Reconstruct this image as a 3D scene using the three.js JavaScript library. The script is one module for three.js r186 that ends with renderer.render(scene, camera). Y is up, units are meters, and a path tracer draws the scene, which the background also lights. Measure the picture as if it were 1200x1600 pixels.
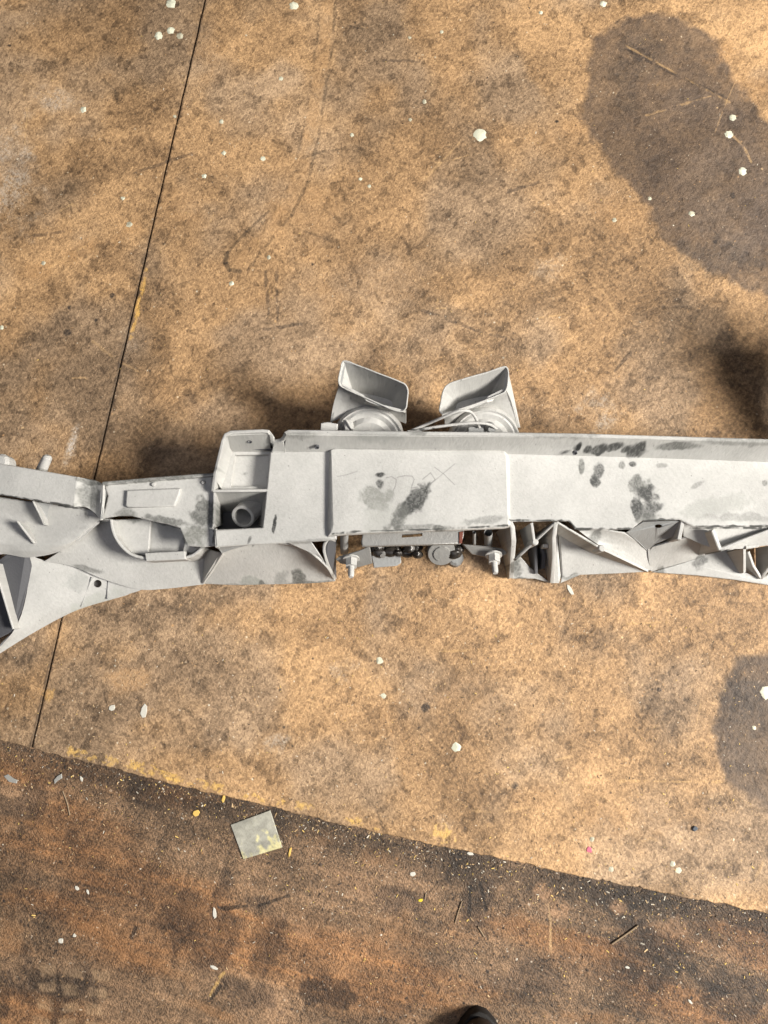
import * as THREE from 'three';
import { mergeGeometries, toCreasedNormals } from 'three/addons/utils/BufferGeometryUtils.js';
import { RectAreaLightUniformsLib } from 'three/addons/lights/RectAreaLightUniformsLib.js';
RectAreaLightUniformsLib.init();

// ------------------------------------------------------------------ camera
const scene = new THREE.Scene();
const HEIGHT = 1.2, TILT = 8 * Math.PI / 180, FOV = 67.3;
const camera = new THREE.PerspectiveCamera(FOV, 0.75, 0.05, 60);
camera.position.set(0, HEIGHT, 0);
camera.up.set(0, 0, -1);
camera.lookAt(0, HEIGHT - Math.cos(TILT), -Math.sin(TILT));
const renderer = new THREE.WebGLRenderer({ antialias: true });
renderer.toneMapping = THREE.LinearToneMapping;
renderer.toneMappingExposure = 1.08;
renderer.shadowMap.enabled = true;

// ------------------------------------------------------------------ added light panels, unseen (a key to the right, a wide fill overhead)
const panelHousing = new THREE.MeshStandardMaterial({ color: 0xb8b8b6, roughness: 0.6 });
function addedPanel(name, label, pos, target, w, h, color, intensity) {
  const g = new THREE.Group(); g.name = name; scene.add(g);
  g.position.set(...pos);
  const m = new THREE.Matrix4().lookAt(new THREE.Vector3(...pos), new THREE.Vector3(...target), new THREE.Vector3(0, 0, -1));
  g.quaternion.setFromRotationMatrix(m);
  g.userData = { label, category: 'lamp' };
  const box = new THREE.Mesh(new THREE.BoxGeometry(w + 0.08, h + 0.08, 0.06), panelHousing); box.name = 'housing'; box.position.z = 0.045;
  const glow = new THREE.Mesh(new THREE.BoxGeometry(w, h, 0.02), new THREE.MeshStandardMaterial({ color: 0xffffff, emissive: new THREE.Color(...color), emissiveIntensity: intensity * 0.12 }));
  glow.name = 'diffuser'; glow.position.z = 0.004;
  g.add(box, glow);
  const l = new THREE.RectAreaLight(new THREE.Color(...color), intensity, w, h); l.name = 'panel_light';
  l.position.z = -0.02; g.add(l);
}
addedPanel('added_key_panel', 'unseen square key light panel added to the right of the car part', [3.9, 3.4, 0.6], [0, 0, -0.1], 1.3, 1.3, [1, 0.965, 0.9], 96);
addedPanel('added_fill_panel', 'unseen wide fill light panel added high above the floor', [-0.6, 4.2, 0.5], [-0.1, 0, -0.1], 3.4, 3.4, [0.66, 0.74, 1], 0.6);

// ------------------------------------------------------------------ helpers
let seed = 90210;
const rnd = () => { seed |= 0; seed = seed + 0x6D2B79F5 | 0; let t = Math.imul(seed ^ seed >>> 15, 1 | seed); t = t + Math.imul(t ^ t >>> 7, 61 | t) ^ t; return ((t ^ t >>> 14) >>> 0) / 4294967296; };
const PF = 800 / Math.tan(FOV * Math.PI / 360), SN = Math.sin(TILT), CS = Math.cos(TILT);
// a photo pixel gives a direction; the height of the surface it lies on gives the point
function at(px, py, h = 0) {
  const a = (px - 600) / PF, b = (800 - py) / PF;
  const dy = -CS + b * SN, dz = -SN - b * CS;       // forward (0,-C,-S), up (0,S,-C)
  const t = (h - HEIGHT) / dy;
  return new THREE.Vector3(a * t, h, dz * t);
}
function toPx(x, y, z) {
  const Y = y - HEIGHT, f = -CS * Y - SN * z, u = SN * Y - CS * z;
  return [600 + PF * x / f, 800 - PF * u / f];
}
const W = (p) => (p.isVector3 ? p : at(p[0], p[1], p[2]));
function geo(tris) {           // tris: flat array of Vector3, three per face
  const a = new Float32Array(tris.length * 3);
  tris.forEach((v, i) => { a[i * 3] = v.x; a[i * 3 + 1] = v.y; a[i * 3 + 2] = v.z; });
  const g = new THREE.BufferGeometry(); g.setAttribute('position', new THREE.BufferAttribute(a, 3));
  g.computeVertexNormals();
  return g;
}
function area(P) { let s = 0; for (let i = 0; i < P.length; i++) { const a = P[i], b = P[(i + 1) % P.length]; s += a.x * b.z - b.x * a.z; } return s / 2; }
function insetRing(P, d) {      // P counter-clockwise in (x,z): moves every vertex inwards by d
  const n = P.length, R = [];
  for (let i = 0; i < n; i++) {
    const a = P[(i + n - 1) % n], b = P[i], c = P[(i + 1) % n];
    let e1x = b.x - a.x, e1z = b.z - a.z, e2x = c.x - b.x, e2z = c.z - b.z;
    const l1 = Math.hypot(e1x, e1z) || 1, l2 = Math.hypot(e2x, e2z) || 1; e1x /= l1; e1z /= l1; e2x /= l2; e2z /= l2;
    let nx = -e1z - e2z, nz = e1x + e2x; const l = Math.hypot(nx, nz) || 1; nx /= l; nz /= l;
    const c2 = Math.max(0.45, nx * -e1z + nz * e1x), k = Math.min(d / c2, 0.45 * Math.min(l1, l2) + d * 0.2);
    R.push(new THREE.Vector3(b.x + nx * k, b.y, b.z + nz * k));
  }
  return R;
}
// a plate with thickness t, rounded upper rim (bw wide, bh high) and real holes
function slab(pts, t, bw = 0.0015, bh = bw, holes = [], seg = 3) {
  let P = pts.map(W); if (area(P) < 0) P = P.reverse();
  const rings = [];
  for (let k = 0; k <= seg; k++) {
    const a = k / seg * Math.PI / 2, q = insetRing(P, bw * (1 - Math.cos(a)));
    q.forEach((v, i) => { v.y = P[i].y - bh + bh * Math.sin(a); }); rings.push(q);
  }
  const top = rings[seg], T = [], F = [], n = P.length;
  const H = holes.map((h) => { const q = h.map(W); return area(q) > 0 ? q.reverse() : q; });
  const faces = THREE.ShapeUtils.triangulateShape(top.map((v) => new THREE.Vector2(v.x, v.z)), H.map((h) => h.map((v) => new THREE.Vector2(v.x, v.z))));
  const all = [...top, ...H.flat()], low = [...P, ...H.flat()].map((v, i) => new THREE.Vector3(v.x, all[i].y - t, v.z));
  for (const [a, b, c] of faces) { F.push(all[a], all[c], all[b]); F.push(low[a], low[b], low[c]); }
  for (let k = 0; k < seg; k++) for (let i = 0; i < n; i++) {
    const j = (i + 1) % n, A = rings[k], B = rings[k + 1];
    T.push(A[i], B[i], B[j], A[i], B[j], A[j]);
  }
  for (let i = 0; i < n; i++) { const j = (i + 1) % n, A = rings[0]; T.push(low[i], A[i], A[j], low[i], A[j], low[j]); }
  let o = n;
  for (const h of H) { const m = h.length; for (let i = 0; i < m; i++) { const a = o + i, b = o + (i + 1) % m; T.push(low[a], all[a], all[b], low[a], all[b], low[b]); } o += m; }
  return mergeGeometries([toCreasedNormals(geo(F), 0.3), toCreasedNormals(geo(T), 0.75)]);
}
// an upright rib along a path of upper-edge points, down to height hb
function wall(pts, hb, t = 0.004, smooth = 0) {
  let P = pts.map(W);
  if (smooth) P = new THREE.CatmullRomCurve3(P, false, 'centripetal').getPoints(smooth);
  const n = P.length, b = Math.min(0.0011, t * 0.35), S = [];
  for (let i = 0; i < n; i++) {
    const a = P[Math.max(0, i - 1)], c = P[Math.min(n - 1, i + 1)];
    let dx = c.x - a.x, dz = c.z - a.z; const l = Math.hypot(dx, dz) || 1; const nx = -dz / l, nz = dx / l;
    const q = (o, y) => new THREE.Vector3(P[i].x + nx * o, y, P[i].z + nz * o), y = P[i].y, lo = Math.min(typeof hb === 'function' ? hb(i / (n - 1)) : hb, y - 0.003);
    S.push([q(-t / 2, lo), q(-t / 2, y - b), q(-t / 2 + b, y), q(t / 2 - b, y), q(t / 2, y - b), q(t / 2, lo)]);
  }
  const T = [];
  for (let i = 0; i < n - 1; i++) for (let k = 0; k < 6; k++) { const m = (k + 1) % 6, A = S[i], B = S[i + 1]; T.push(A[k], A[m], B[m], A[k], B[m], B[k]); }
  for (const [A, f] of [[S[0], 1], [S[n - 1], 0]]) for (let k = 1; k < 5; k++) f ? T.push(A[0], A[k + 1], A[k]) : T.push(A[0], A[k], A[k + 1]);
  return toCreasedNormals(geo(T), 0.7);
}
// a curved sheet through rows of points
function patch(rows, nu = 14, nv = 10, t = 0.0025) {
  const R = rows.map((r) => (r.length === 2 ? new THREE.LineCurve3(W(r[0]), W(r[1])) : new THREE.CatmullRomCurve3(r.map(W), false, 'centripetal')).getPoints(nu));
  const G = [];
  for (let i = 0; i <= nu; i++) { const c = R.map((r) => r[i]); G.push((c.length === 2 ? new THREE.LineCurve3(c[0], c[1]) : new THREE.CatmullRomCurve3(c, false, 'centripetal')).getPoints(nv)); }
  const N = G.map((c, i) => c.map((p, j) => {
    const a = G[Math.min(nu, i + 1)][j].clone().sub(G[Math.max(0, i - 1)][j]), b = G[i][Math.min(nv, j + 1)].clone().sub(G[i][Math.max(0, j - 1)]);
    const m = a.cross(b).normalize(); return m.y < 0 ? m.negate() : m;
  }));
  const B = G.map((c, i) => c.map((p, j) => p.clone().addScaledVector(N[i][j], -t))), T = [];
  const quad = (a, b, c, d) => T.push(a, b, c, a, c, d);
  for (let i = 0; i < nu; i++) for (let j = 0; j < nv; j++) { quad(G[i][j], G[i][j + 1], G[i + 1][j + 1], G[i + 1][j]); quad(B[i][j], B[i + 1][j], B[i + 1][j + 1], B[i][j + 1]); }
  for (let i = 0; i < nu; i++) { quad(G[i][0], G[i + 1][0], B[i + 1][0], B[i][0]); quad(G[i][nv], B[i][nv], B[i + 1][nv], G[i + 1][nv]); }
  for (let j = 0; j < nv; j++) { quad(G[0][j], B[0][j], B[0][j + 1], G[0][j + 1]); quad(G[nu][j], G[nu][j + 1], B[nu][j + 1], B[nu][j]); }
  const n0 = T[0], nn = new THREE.Triangle(T[0], T[1], T[2]).getNormal(new THREE.Vector3());
  if (nn.dot(N[0][0]) < 0) for (let i = 0; i < T.length; i += 3) { const s = T[i + 1]; T[i + 1] = T[i + 2]; T[i + 2] = s; }
  return toCreasedNormals(geo(T), 0.7);
}
function tube(pts, r, n = 30, sides = 8) { return new THREE.TubeGeometry(new THREE.CatmullRomCurve3(pts.map(W), false, 'centripetal'), n, r, sides, false).toNonIndexed(); }
function lathe(profile, pos, axis, n = 40) {
  const g = new THREE.LatheGeometry(profile.map(([r, y]) => new THREE.Vector2(r, y)), n).toNonIndexed();
  const q = new THREE.Quaternion().setFromUnitVectors(new THREE.Vector3(0, 1, 0), new THREE.Vector3(...axis).normalize());
  g.applyQuaternion(q); const p = W(pos); g.translate(p.x, p.y, p.z); return toCreasedNormals(g, 0.6);
}
const ell = (px, py, h, rx, ry, n = 10) => Array.from({ length: n }, (_, i) => [px + rx * Math.cos(i / n * 6.2832), py + ry * Math.sin(i / n * 6.2832), h]);

// value noise
const perm = new Uint8Array(512); { const p = Array.from({ length: 256 }, (_, i) => i); for (let i = 255; i > 0; i--) { const j = Math.floor(rnd() * (i + 1)); [p[i], p[j]] = [p[j], p[i]]; } for (let i = 0; i < 512; i++) perm[i] = p[i & 255]; }
const hv = new Float32Array(256).map(() => rnd());
function vn(x, y) {
  const X = Math.floor(x), Y = Math.floor(y); let fx = x - X, fy = y - Y; fx = fx * fx * (3 - 2 * fx); fy = fy * fy * (3 - 2 * fy);
  const a = perm[X & 255], b = perm[(X + 1) & 255], y0 = Y & 255, y1 = (Y + 1) & 255;
  const p = hv[perm[a + y0]], q = hv[perm[b + y0]], r = hv[perm[a + y1]], s = hv[perm[b + y1]];
  return (p + (q - p) * fx) * (1 - fy) + (r + (s - r) * fx) * fy;
}
function fbm(x, y, o = 4) { let s = 0, a = 0.5, t = 0; for (let i = 0; i < o; i++) { s += a * vn(x, y); t += a; a *= 0.55; x = x * 2.03 + 17.3; y = y * 2.03 + 5.1; } return s / t; }
const clamp = (v, a = 0, b = 1) => Math.min(b, Math.max(a, v));
const ss = (a, b, v) => { const t = clamp((v - a) / (b - a)); return t * t * (3 - 2 * t); };

// a painted surface in metres: rgb floats (sRGB 0..255) plus height
class Surf {
  constructor(x0, z0, w, d, W_, H_, h) { Object.assign(this, { x0, z0, w, d, W: W_, H: H_, h }); this.c = new Float32Array(W_ * H_ * 3); this.b = new Float32Array(W_ * H_); }
  fill(fn) { for (let j = 0; j < this.H; j++) for (let i = 0; i < this.W; i++) { const x = this.x0 + (i + 0.5) / this.W * this.w, z = this.z0 + (j + 0.5) / this.H * this.d, k = j * this.W + i; const r = fn(x, z); this.c[k * 3] = r[0]; this.c[k * 3 + 1] = r[1]; this.c[k * 3 + 2] = r[2]; this.b[k] = r[3]; } }
  each(xa, xb, za, zb, fn) {
    const i0 = Math.max(0, Math.floor((xa - this.x0) / this.w * this.W)), i1 = Math.min(this.W - 1, Math.ceil((xb - this.x0) / this.w * this.W));
    const j0 = Math.max(0, Math.floor((za - this.z0) / this.d * this.H)), j1 = Math.min(this.H - 1, Math.ceil((zb - this.z0) / this.d * this.H));
    for (let j = j0; j <= j1; j++) for (let i = i0; i <= i1; i++) {
      const x = this.x0 + (i + 0.5) / this.W * this.w, z = this.z0 + (j + 0.5) / this.H * this.d;
      const r = fn(x, z); if (!r || r[3] <= 0) continue;
      const k = (j * this.W + i), a = Math.min(1, r[3]);
      if (r[5]) { for (let q = 0; q < 3; q++) this.c[k * 3 + q] *= 1 - a + a * r[q]; } else for (let q = 0; q < 3; q++) this.c[k * 3 + q] += (r[q] - this.c[k * 3 + q]) * a;
      if (r[4]) this.b[k] += r[4] * a;
    }
  }
  // stain: photo centre, radii in photo pixels, turn in degrees, colour, strength; ragged edge
  blob(px, py, rx, ry, deg, col, al, { soft = 0.5, rag = 0.35, grain = 0.4, f = 60, mul = 0, bump = 0 } = {}) {
    const c = at(px, py, this.h), s = c.distanceTo(at(px + 1, py, this.h)), A = deg * Math.PI / 180, ca = Math.cos(A), sa = Math.sin(A);
    const X = rx * s, Z = ry * s, m = Math.max(X, Z) * (1 + rag), ff = f;
    this.each(c.x - m, c.x + m, c.z - m, c.z + m, (x, z) => {
      const dx = x - c.x, dz = z - c.z, u = (dx * ca + dz * sa) / X, v = (-dx * sa + dz * ca) / Z;
      const d0 = Math.hypot(u, v); if (d0 > 1 + rag) return null;
      const d = d0 + (fbm(x * ff + px, z * ff + py, 3) - 0.5) * 2 * rag; if (d >= 1) return null;
      const a = (1 - ss(1 - soft, 1, d)) * al * (1 - grain * ss(0.35, 0.7, vn(x * 600 + 9, z * 600) * 0.6 + vn(x * 190, z * 190) * 0.4));
      return [col[0], col[1], col[2], a, bump, mul];
    });
  }
  line(pts, wpx, col, al, { soft = 0.6, rag = 0.5, f = 120, mul = 0, bump = 0, broken = 0 } = {}) {
    const P = pts.map((p) => at(p[0], p[1], this.h)), s = P[0].distanceTo(at(pts[0][0] + 1, pts[0][1], this.h)), w = wpx * s;
    for (let k = 0; k < P.length - 1; k++) {
      const a = P[k], b = P[k + 1], dx = b.x - a.x, dz = b.z - a.z, L = dx * dx + dz * dz || 1e-9;
      this.each(Math.min(a.x, b.x) - w * 2, Math.max(a.x, b.x) + w * 2, Math.min(a.z, b.z) - w * 2, Math.max(a.z, b.z) + w * 2, (x, z) => {
        const t0 = ((x - a.x) * dx + (z - a.z) * dz) / L; if ((t0 < 0 && k > 0)) return null; const t = clamp(t0);
        const d0 = Math.hypot(x - a.x - dx * t, z - a.z - dz * t) / w; if (d0 > 1 + rag / 2) return null;
        const d = d0 + (fbm(x * f, z * f, 2) - 0.5) * rag; if (d >= 1) return null;
        const br = broken ? ss(broken - 0.12, broken + 0.12, fbm(x * 90 + 40, z * 90, 3)) : 1;
        return [...col, (1 - ss(1 - soft, 1, d)) * al * br, bump, mul];
      });
    }
  }
  poly(pts, col, al, { edge = 6, rag = 6, mul = 1, grain = 0.25 } = {}) {
    const P = pts.map((p) => at(p[0], p[1], this.h)), s = P[0].distanceTo(at(pts[0][0] + 1, pts[0][1], this.h));
    const xs = P.map((p) => p.x), zs = P.map((p) => p.z), m = 0.03;
    this.each(Math.min(...xs) - m, Math.max(...xs) + m, Math.min(...zs) - m, Math.max(...zs) + m, (x0, z0) => {
      const x = x0 + (fbm(x0 * 50, z0 * 50, 3) - 0.5) * rag * s * 2, z = z0 + (fbm(x0 * 50 + 30, z0 * 50, 3) - 0.5) * rag * s * 2;
      let inside = false, d = 1e9;
      for (let i = 0, j = P.length - 1; i < P.length; j = i++) {
        const a = P[i], b = P[j];
        if ((a.z > z) !== (b.z > z) && x < (b.x - a.x) * (z - a.z) / (b.z - a.z) + a.x) inside = !inside;
        const dx = b.x - a.x, dz = b.z - a.z, t = clamp(((x - a.x) * dx + (z - a.z) * dz) / (dx * dx + dz * dz || 1e-9));
        d = Math.min(d, Math.hypot(x - a.x - dx * t, z - a.z - dz * t));
      }
      const sd = inside ? d : -d, a = ss(-edge * s, edge * s, sd) * al * (1 - grain * vn(x0 * 150, z0 * 150)) * (0.62 + 0.55 * fbm(x0 * 13 + 5, z0 * 13, 4) + 0.2 * (1 - ss(0, 0.016, sd)));
      return [...col, a, 0, mul];
    });
  }
  specks(n, rmin, rmax, cols, al, where, stretch = 2) {
    for (let k = 0; k < n; k++) {
      const x = this.x0 + rnd() * this.w, z = this.z0 + rnd() * this.d, r = rmin + (rmax - rmin) * Math.pow(rnd(), 3), A = rnd() * 3.14, ca = Math.cos(A), sa = Math.sin(A), c = cols[Math.floor(rnd() * cols.length)], aa = al * (0.4 + 0.6 * rnd()), e = 1 + rnd() * stretch;
      if (where && rnd() > where(x, z)) continue;
      this.each(x - r * 2, x + r * 2, z - r * 2, z + r * 2, (X, Z) => { const u = ((X - x) * ca + (Z - z) * sa) / r, v = (-(X - x) * sa + (Z - z) * ca) / r * e; return [...c, (1 - ss(0.6, 1.3, Math.hypot(u, v))) * aa, 0.1, 0]; });
    }
  }
  maps(repeat = false) {
    const n = this.W * this.H, c = new Uint8Array(n * 4), b = new Uint8Array(n * 4);
    for (let i = 0; i < n; i++) {
      for (let q = 0; q < 3; q++) c[i * 4 + q] = clamp(this.c[i * 3 + q], 0, 255);
      c[i * 4 + 3] = b[i * 4 + 3] = 255; b[i * 4] = b[i * 4 + 1] = b[i * 4 + 2] = clamp(this.b[i] * 255, 0, 255);
    }
    const mk = (d, sr) => { const t = new THREE.DataTexture(d, this.W, this.H, THREE.RGBAFormat); t.magFilter = THREE.LinearFilter; t.minFilter = THREE.LinearFilter; t.wrapS = t.wrapT = THREE.MirroredRepeatWrapping; if (sr) t.colorSpace = THREE.SRGBColorSpace; t.needsUpdate = true; return t; };
    return { map: mk(c, true), bumpMap: mk(b, false) };
  }
  uv(g) { const p = g.attributes.position, u = new Float32Array(p.count * 2); for (let i = 0; i < p.count; i++) { u[i * 2] = (p.getX(i) - this.x0) / this.w; u[i * 2 + 1] = (p.getZ(i) - this.z0) / this.d; } g.setAttribute('uv', new THREE.BufferAttribute(u, 2)); return g; }
}
const lit = (m) => { m.castShadow = true; m.receiveShadow = true; return m; };

// ------------------------------------------------------------------ floor
const floor = new THREE.Group(); floor.name = 'floor'; floor.userData = { kind: 'structure' }; scene.add(floor);
const A0 = at(-60, -60), A1 = at(1260, 1660);
const upper = new Surf(-0.69, -1.09, 1.38, 1.55, 1824, 2048, 0);
const seamX = (py) => 320 - 270 * py / 1165;                      // joint between the two upper sheets
const edgeY = (px) => 1157 + px * 0.222 + 12 * Math.sin(px / 420);  // front edge of the upper sheets
upper.fill((x, z) => {
  const big = fbm(x * 4.2 + 3, z * 4.2 + 8, 4), mid = fbm(x * 17 + 11, z * 17, 4), fine = fbm(x * 240, z * 240, 2), dust = vn(x * 520, z * 520) * 0.5 + vn(x * 1310 + 5, z * 1310) * 0.5;
  const wx = x + (mid - 0.5) * 0.07, wz = z + (big - 0.5) * 0.1, grime = ss(0.5, 0.62, fbm(wx * 7 + 70, wz * 7 + 13, 4)), worn = ss(0.52, 0.66, fbm(wx * 10 + 30, wz * 10 + 44, 4)), pit = ss(0.62, 0.8, fbm(x * 75 + 8, z * 75, 2));
  const u = x * 0.88 - z * 0.47, v = x * 0.47 + z * 0.88, wipe = fbm(u * 6, v * 48, 3), chip = vn(u * 260, v * 620);
  let t = 0.615 + (big - 0.5) * 0.4 + (mid - 0.5) * 0.32 + (wipe - 0.5) * 0.26 + (fine - 0.5) * 0.5 + (dust - 0.5) * 0.62 + (chip - 0.5) * 0.22 - grime * 0.17 + worn * 0.17 - pit * 0.25;
  t = clamp(t, 0, 1.15);
  const g = ss(0.42, 0.72, fbm(x * 9 + 60, z * 9 + 31, 3));         // greyer dust
  let r = 88 + 106 * t, gg = 67 + 88 * t, b = 45 + 66 * t;
  r += (r * 0.93 - r) * g; gg += (gg * 0.97 - gg) * g; b += (b * 1.06 - b) * g;
  return [r, gg, b, 0.5 + (fine - 0.5) * 0.3 + (dust - 0.5) * 0.6 - pit * 0.25];
});
// damp stains with clear outlines
for (const q of [[[915, 150], [904, 180], [925, 212], [960, 262], [1000, 302], [1018, 338], [1036, 372], [1080, 402], [1150, 442], [1230, 480], [1260, 240], [1190, 185], [1150, 120], [1120, 62], [1060, 26], [985, 26], [930, 60], [920, 100]], [[1260, 1020], [1160, 1030], [1130, 1075], [1112, 1180], [1150, 1232], [1260, 1300]]]) upper.poly(q, [146, 116, 90], 0.38, { edge: 7, rag: 9, mul: 0, grain: 0.3 });
upper.poly([[915, 150], [904, 180], [925, 212], [960, 262], [1000, 302], [1018, 338], [1036, 372], [1080, 402], [1150, 442], [1230, 480], [1260, 240], [1190, 185], [1150, 120], [1120, 62], [1060, 26], [985, 26], [930, 60], [920, 100]], [0.62, 0.64, 0.7], 1, { edge: 8, rag: 11, grain: 0.25 });
upper.poly([[1260, 1020], [1160, 1030], [1130, 1075], [1112, 1180], [1150, 1232], [1260, 1300]], [0.56, 0.58, 0.64], 1, { edge: 10, rag: 12 });
for (const [x, y, rx, ry] of [[1020, 70, 70, 36], [985, 120, 40, 60], [1120, 400, 90, 40], [1170, 1100, 40, 60]]) upper.blob(x, y, rx, ry, 10, [0.8, 0.82, 0.86], 0.9, { soft: 0.6, mul: 1, f: 34, rag: 0.9, grain: 0.5 });
for (const [x, y, rx, ry, a, m] of [[400, 90, 90, 30, -35, 0.82], [330, 260, 40, 30, 0, 0.85], [130, 240, 60, 40, 20, 0.85], [60, 380, 120, 26, -22, 0.84], [100, 520, 60, 40, 0, 0.8], [640, 160, 90, 50, 10, 0.85], [700, 300, 70, 50, 0, 0.87], [840, 470, 60, 40, 20, 0.8], [740, 500, 70, 14, 14, 0.78], [1080, 500, 90, 50, 20, 0.82], [1150, 560, 110, 60, 0, 0.74], [630, 540, 90, 40, 0, 0.86], [280, 620, 90, 60, 0, 0.84],
  [60, 1040, 80, 60, 0, 0.72], [300, 1050, 110, 50, 20, 0.84], [250, 960, 160, 40, -12, 0.72], [560, 980, 100, 30, 0, 0.86], [880, 1150, 80, 50, 10, 0.85], [320, 1165, 60, 40, 0, 0.8], [110, 1130, 60, 40, 0, 0.85], [760, 1240, 120, 40, 10, 0.88], [1050, 1010, 80, 40, 0, 0.86], [620, 1130, 60, 40, 0, 0.86]])
  upper.blob(x, y, rx, ry, a, [m, m * 0.99, m * 0.98], 0.7, { soft: 0.6, mul: 1, f: 60, rag: 1.0, grain: 0.7 });  // dirt patches, with shade painted in beside and below the bar and at right
for (let k = 0; k < 46; k++) upper.blob(rnd() * 1200, 930 + rnd() * 480, 14 + rnd() * 60, 8 + rnd() * 26, rnd() * 60 - 30, [0.84, 0.83, 0.82], 0.75, { soft: 0.6, mul: 1, f: 80, rag: 1, grain: 0.75 });   // trodden-in dirt
for (const [x, y, rx, ry, a, al] of [[110, 400, 130, 24, -24, 0.6], [300, 330, 60, 40, 0, 0.3], [480, 330, 100, 60, 0, 0.3], [580, 440, 140, 50, 0, 0.25], [880, 200, 50, 40, 0, 0.4], [960, 330, 60, 40, 30, 0.35], [1160, 120, 40, 80, -30, 0.5], [200, 1060, 60, 26, -25, 0.5], [950, 1270, 160, 40, 8, 0.3], [700, 1090, 120, 60, 0, 0.25], [330, 80, 40, 60, 0, 0.35]])
  upper.blob(x, y, rx, ry, a, [192, 148, 100], al, { soft: 0.8, f: 34, rag: 0.9, grain: 0.6 });
// pale grey film of sanding dust; cool sheen painted in at the left edge
for (const [x, y, rx, ry, a, al] of [[20, 280, 50, 130, 0, 0.5], [80, 160, 60, 34, -10, 0.45], [940, 640, 34, 50, 20, 0.5], [112, 690, 10, 40, 10, 0.8], [530, 1050, 40, 26, 0, 0.3], [430, 1160, 26, 16, -20, 0.45], [200, 540, 26, 30, 0, 0.3], [700, 1290, 20, 14, 0, 0.3], [860, 420, 40, 26, 0, 0.25]])
  upper.blob(x, y, rx, ry, a, [196, 186, 176], al, { soft: 0.9, f: 45, rag: 0.8, grain: 0.75 });
// smear swept through the dirt, its banked edges
const sweep = [[512, 4], [508, 60], [497, 130], [484, 210], [468, 275], [442, 325], [402, 372], [372, 408]];
upper.line(sweep.map(([x, y], i) => [x - 13 + i * 0.6, y]), 3.5, [0.8, 0.8, 0.8], 0.7, { mul: 1, rag: 0.9, broken: 0.46 });
upper.line(sweep.map(([x, y], i) => [x + 12 + i * 0.4, y + i * 2]), 3.5, [0.74, 0.74, 0.74], 0.8, { mul: 1, rag: 0.9, broken: 0.44 });
upper.line(sweep, 12, [184, 144, 100], 0.34, { soft: 0.5, rag: 0.8, broken: 0.4 });
upper.line([[355, 395], [352, 410], [358, 422], [374, 424]], 5, [0.6, 0.6, 0.6], 0.8, { mul: 1 });
upper.line([[355, 395], [385, 362], [420, 330]], 3, [0.68, 0.68, 0.68], 0.7, { mul: 1 });
for (const l of [[[432, 420], [434, 500]], [[415, 425], [420, 490]], [[398, 518], [470, 506]], [[660, 485], [740, 515], [790, 528]], [[790, 300], [860, 280]], [[975, 75], [1050, 115], [1130, 150]], [[600, 95], [655, 95]], [[210, 270], [300, 240]], [[40, 370], [100, 362]], [[960, 580], [985, 552]]])
  upper.line(l, 3.5, [0.68, 0.68, 0.7], 0.8, { mul: 1, rag: 0.9, broken: 0.4 });
for (const l of [[[975, 70], [1030, 100], [1140, 160]], [[1010, 180], [1110, 150]], [[840, 497], [900, 488], [950, 465]], [[890, 1216], [960, 1220], [1130, 1222]], [[980, 975], [1040, 972]], [[690, 1018], [735, 1016]], [[540, 1045], [525, 1065]]])
  upper.line(l, 2.4, [205, 165, 110], 0.45, { rag: 1.2, broken: 0.5 });
for (let k = 0; k < 90; k++) { const px = rnd() * 1200, py = rnd() * 1400, a = rnd() * 6.28, L = 12 + rnd() * rnd() * 120, b = (rnd() - 0.5) * 14, li = rnd() < 0.5; upper.line([[px, py], [px + Math.cos(a) * L / 2 + b, py + Math.sin(a) * L / 2 - b], [px + Math.cos(a) * L, py + Math.sin(a) * L]], 1.3 + rnd() * 1.6, li ? [206, 168, 118] : [0.62, 0.62, 0.62], 0.25 + rnd() * 0.3, { rag: 1, broken: 0.44, mul: li ? 0 : 1 }); }
for (const [x, y, rx, ry] of [[175, 462, 5, 6], [105, 520, 8, 7], [108, 480, 3, 4], [150, 500, 3, 3], [15, 71, 4, 3], [1145, 305, 5, 7], [1118, 378, 4, 4], [805, 1228, 7, 7], [1030, 1078, 5, 5], [665, 1105, 9, 9], [488, 413, 3, 3], [870, 190, 4, 3]])
  upper.blob(x, y, rx, ry, 0, [46, 38, 32], 0.85, { soft: 0.5, f: 200 });
// yellow wood laid bare along worn edges
for (let k = 0; k < 60; k++) { const px = 110 + rnd() * rnd() * 560; upper.blob(px, edgeY(px) - 4 - rnd() * 14, 3 + rnd() * 9, 2 + rnd() * 3.5, 14 + rnd() * 20, [222, 178, 96], 0.6, { rag: 1, f: 260 }); }
for (let k = 0; k < 26; k++) { const py = 420 + rnd() * 110; upper.blob(seamX(py) + 3 + rnd() * 6, py, 2 + rnd() * 2, 4 + rnd() * 9, 10, [214, 168, 92], 0.6, { rag: 0.8, f: 220 }); }
upper.blob(698, 1300, 24, 14, 20, [222, 182, 104], 0.75, { rag: 1, f: 120 }); upper.blob(75, 1085, 14, 12, 0, [205, 160, 92], 0.6, { rag: 1, f: 120 });
upper.line([[322, -5], [49, 1168]], 4, [0.6, 0.58, 0.56], 0.75, { mul: 1, rag: 0.8 });
upper.specks(34000, 0.0005, 0.0021, [[212, 168, 116], [226, 190, 140], [196, 150, 100], [232, 214, 186]], 0.8, (x, z) => 0.2 + 0.75 * ss(-0.3, 0.5, z) * ss(0.3, 0.6, fbm(x * 6, z * 6, 2)), 3);
upper.specks(16000, 0.0005, 0.0022, [[58, 44, 34], [74, 54, 38], [40, 34, 30]], 0.65, (x, z) => (0.25 + 0.75 * ss(0.0, 0.25, z)) * (0.3 + 0.9 * fbm(x * 5 + 9, z * 5, 2)), 1.5);
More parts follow.
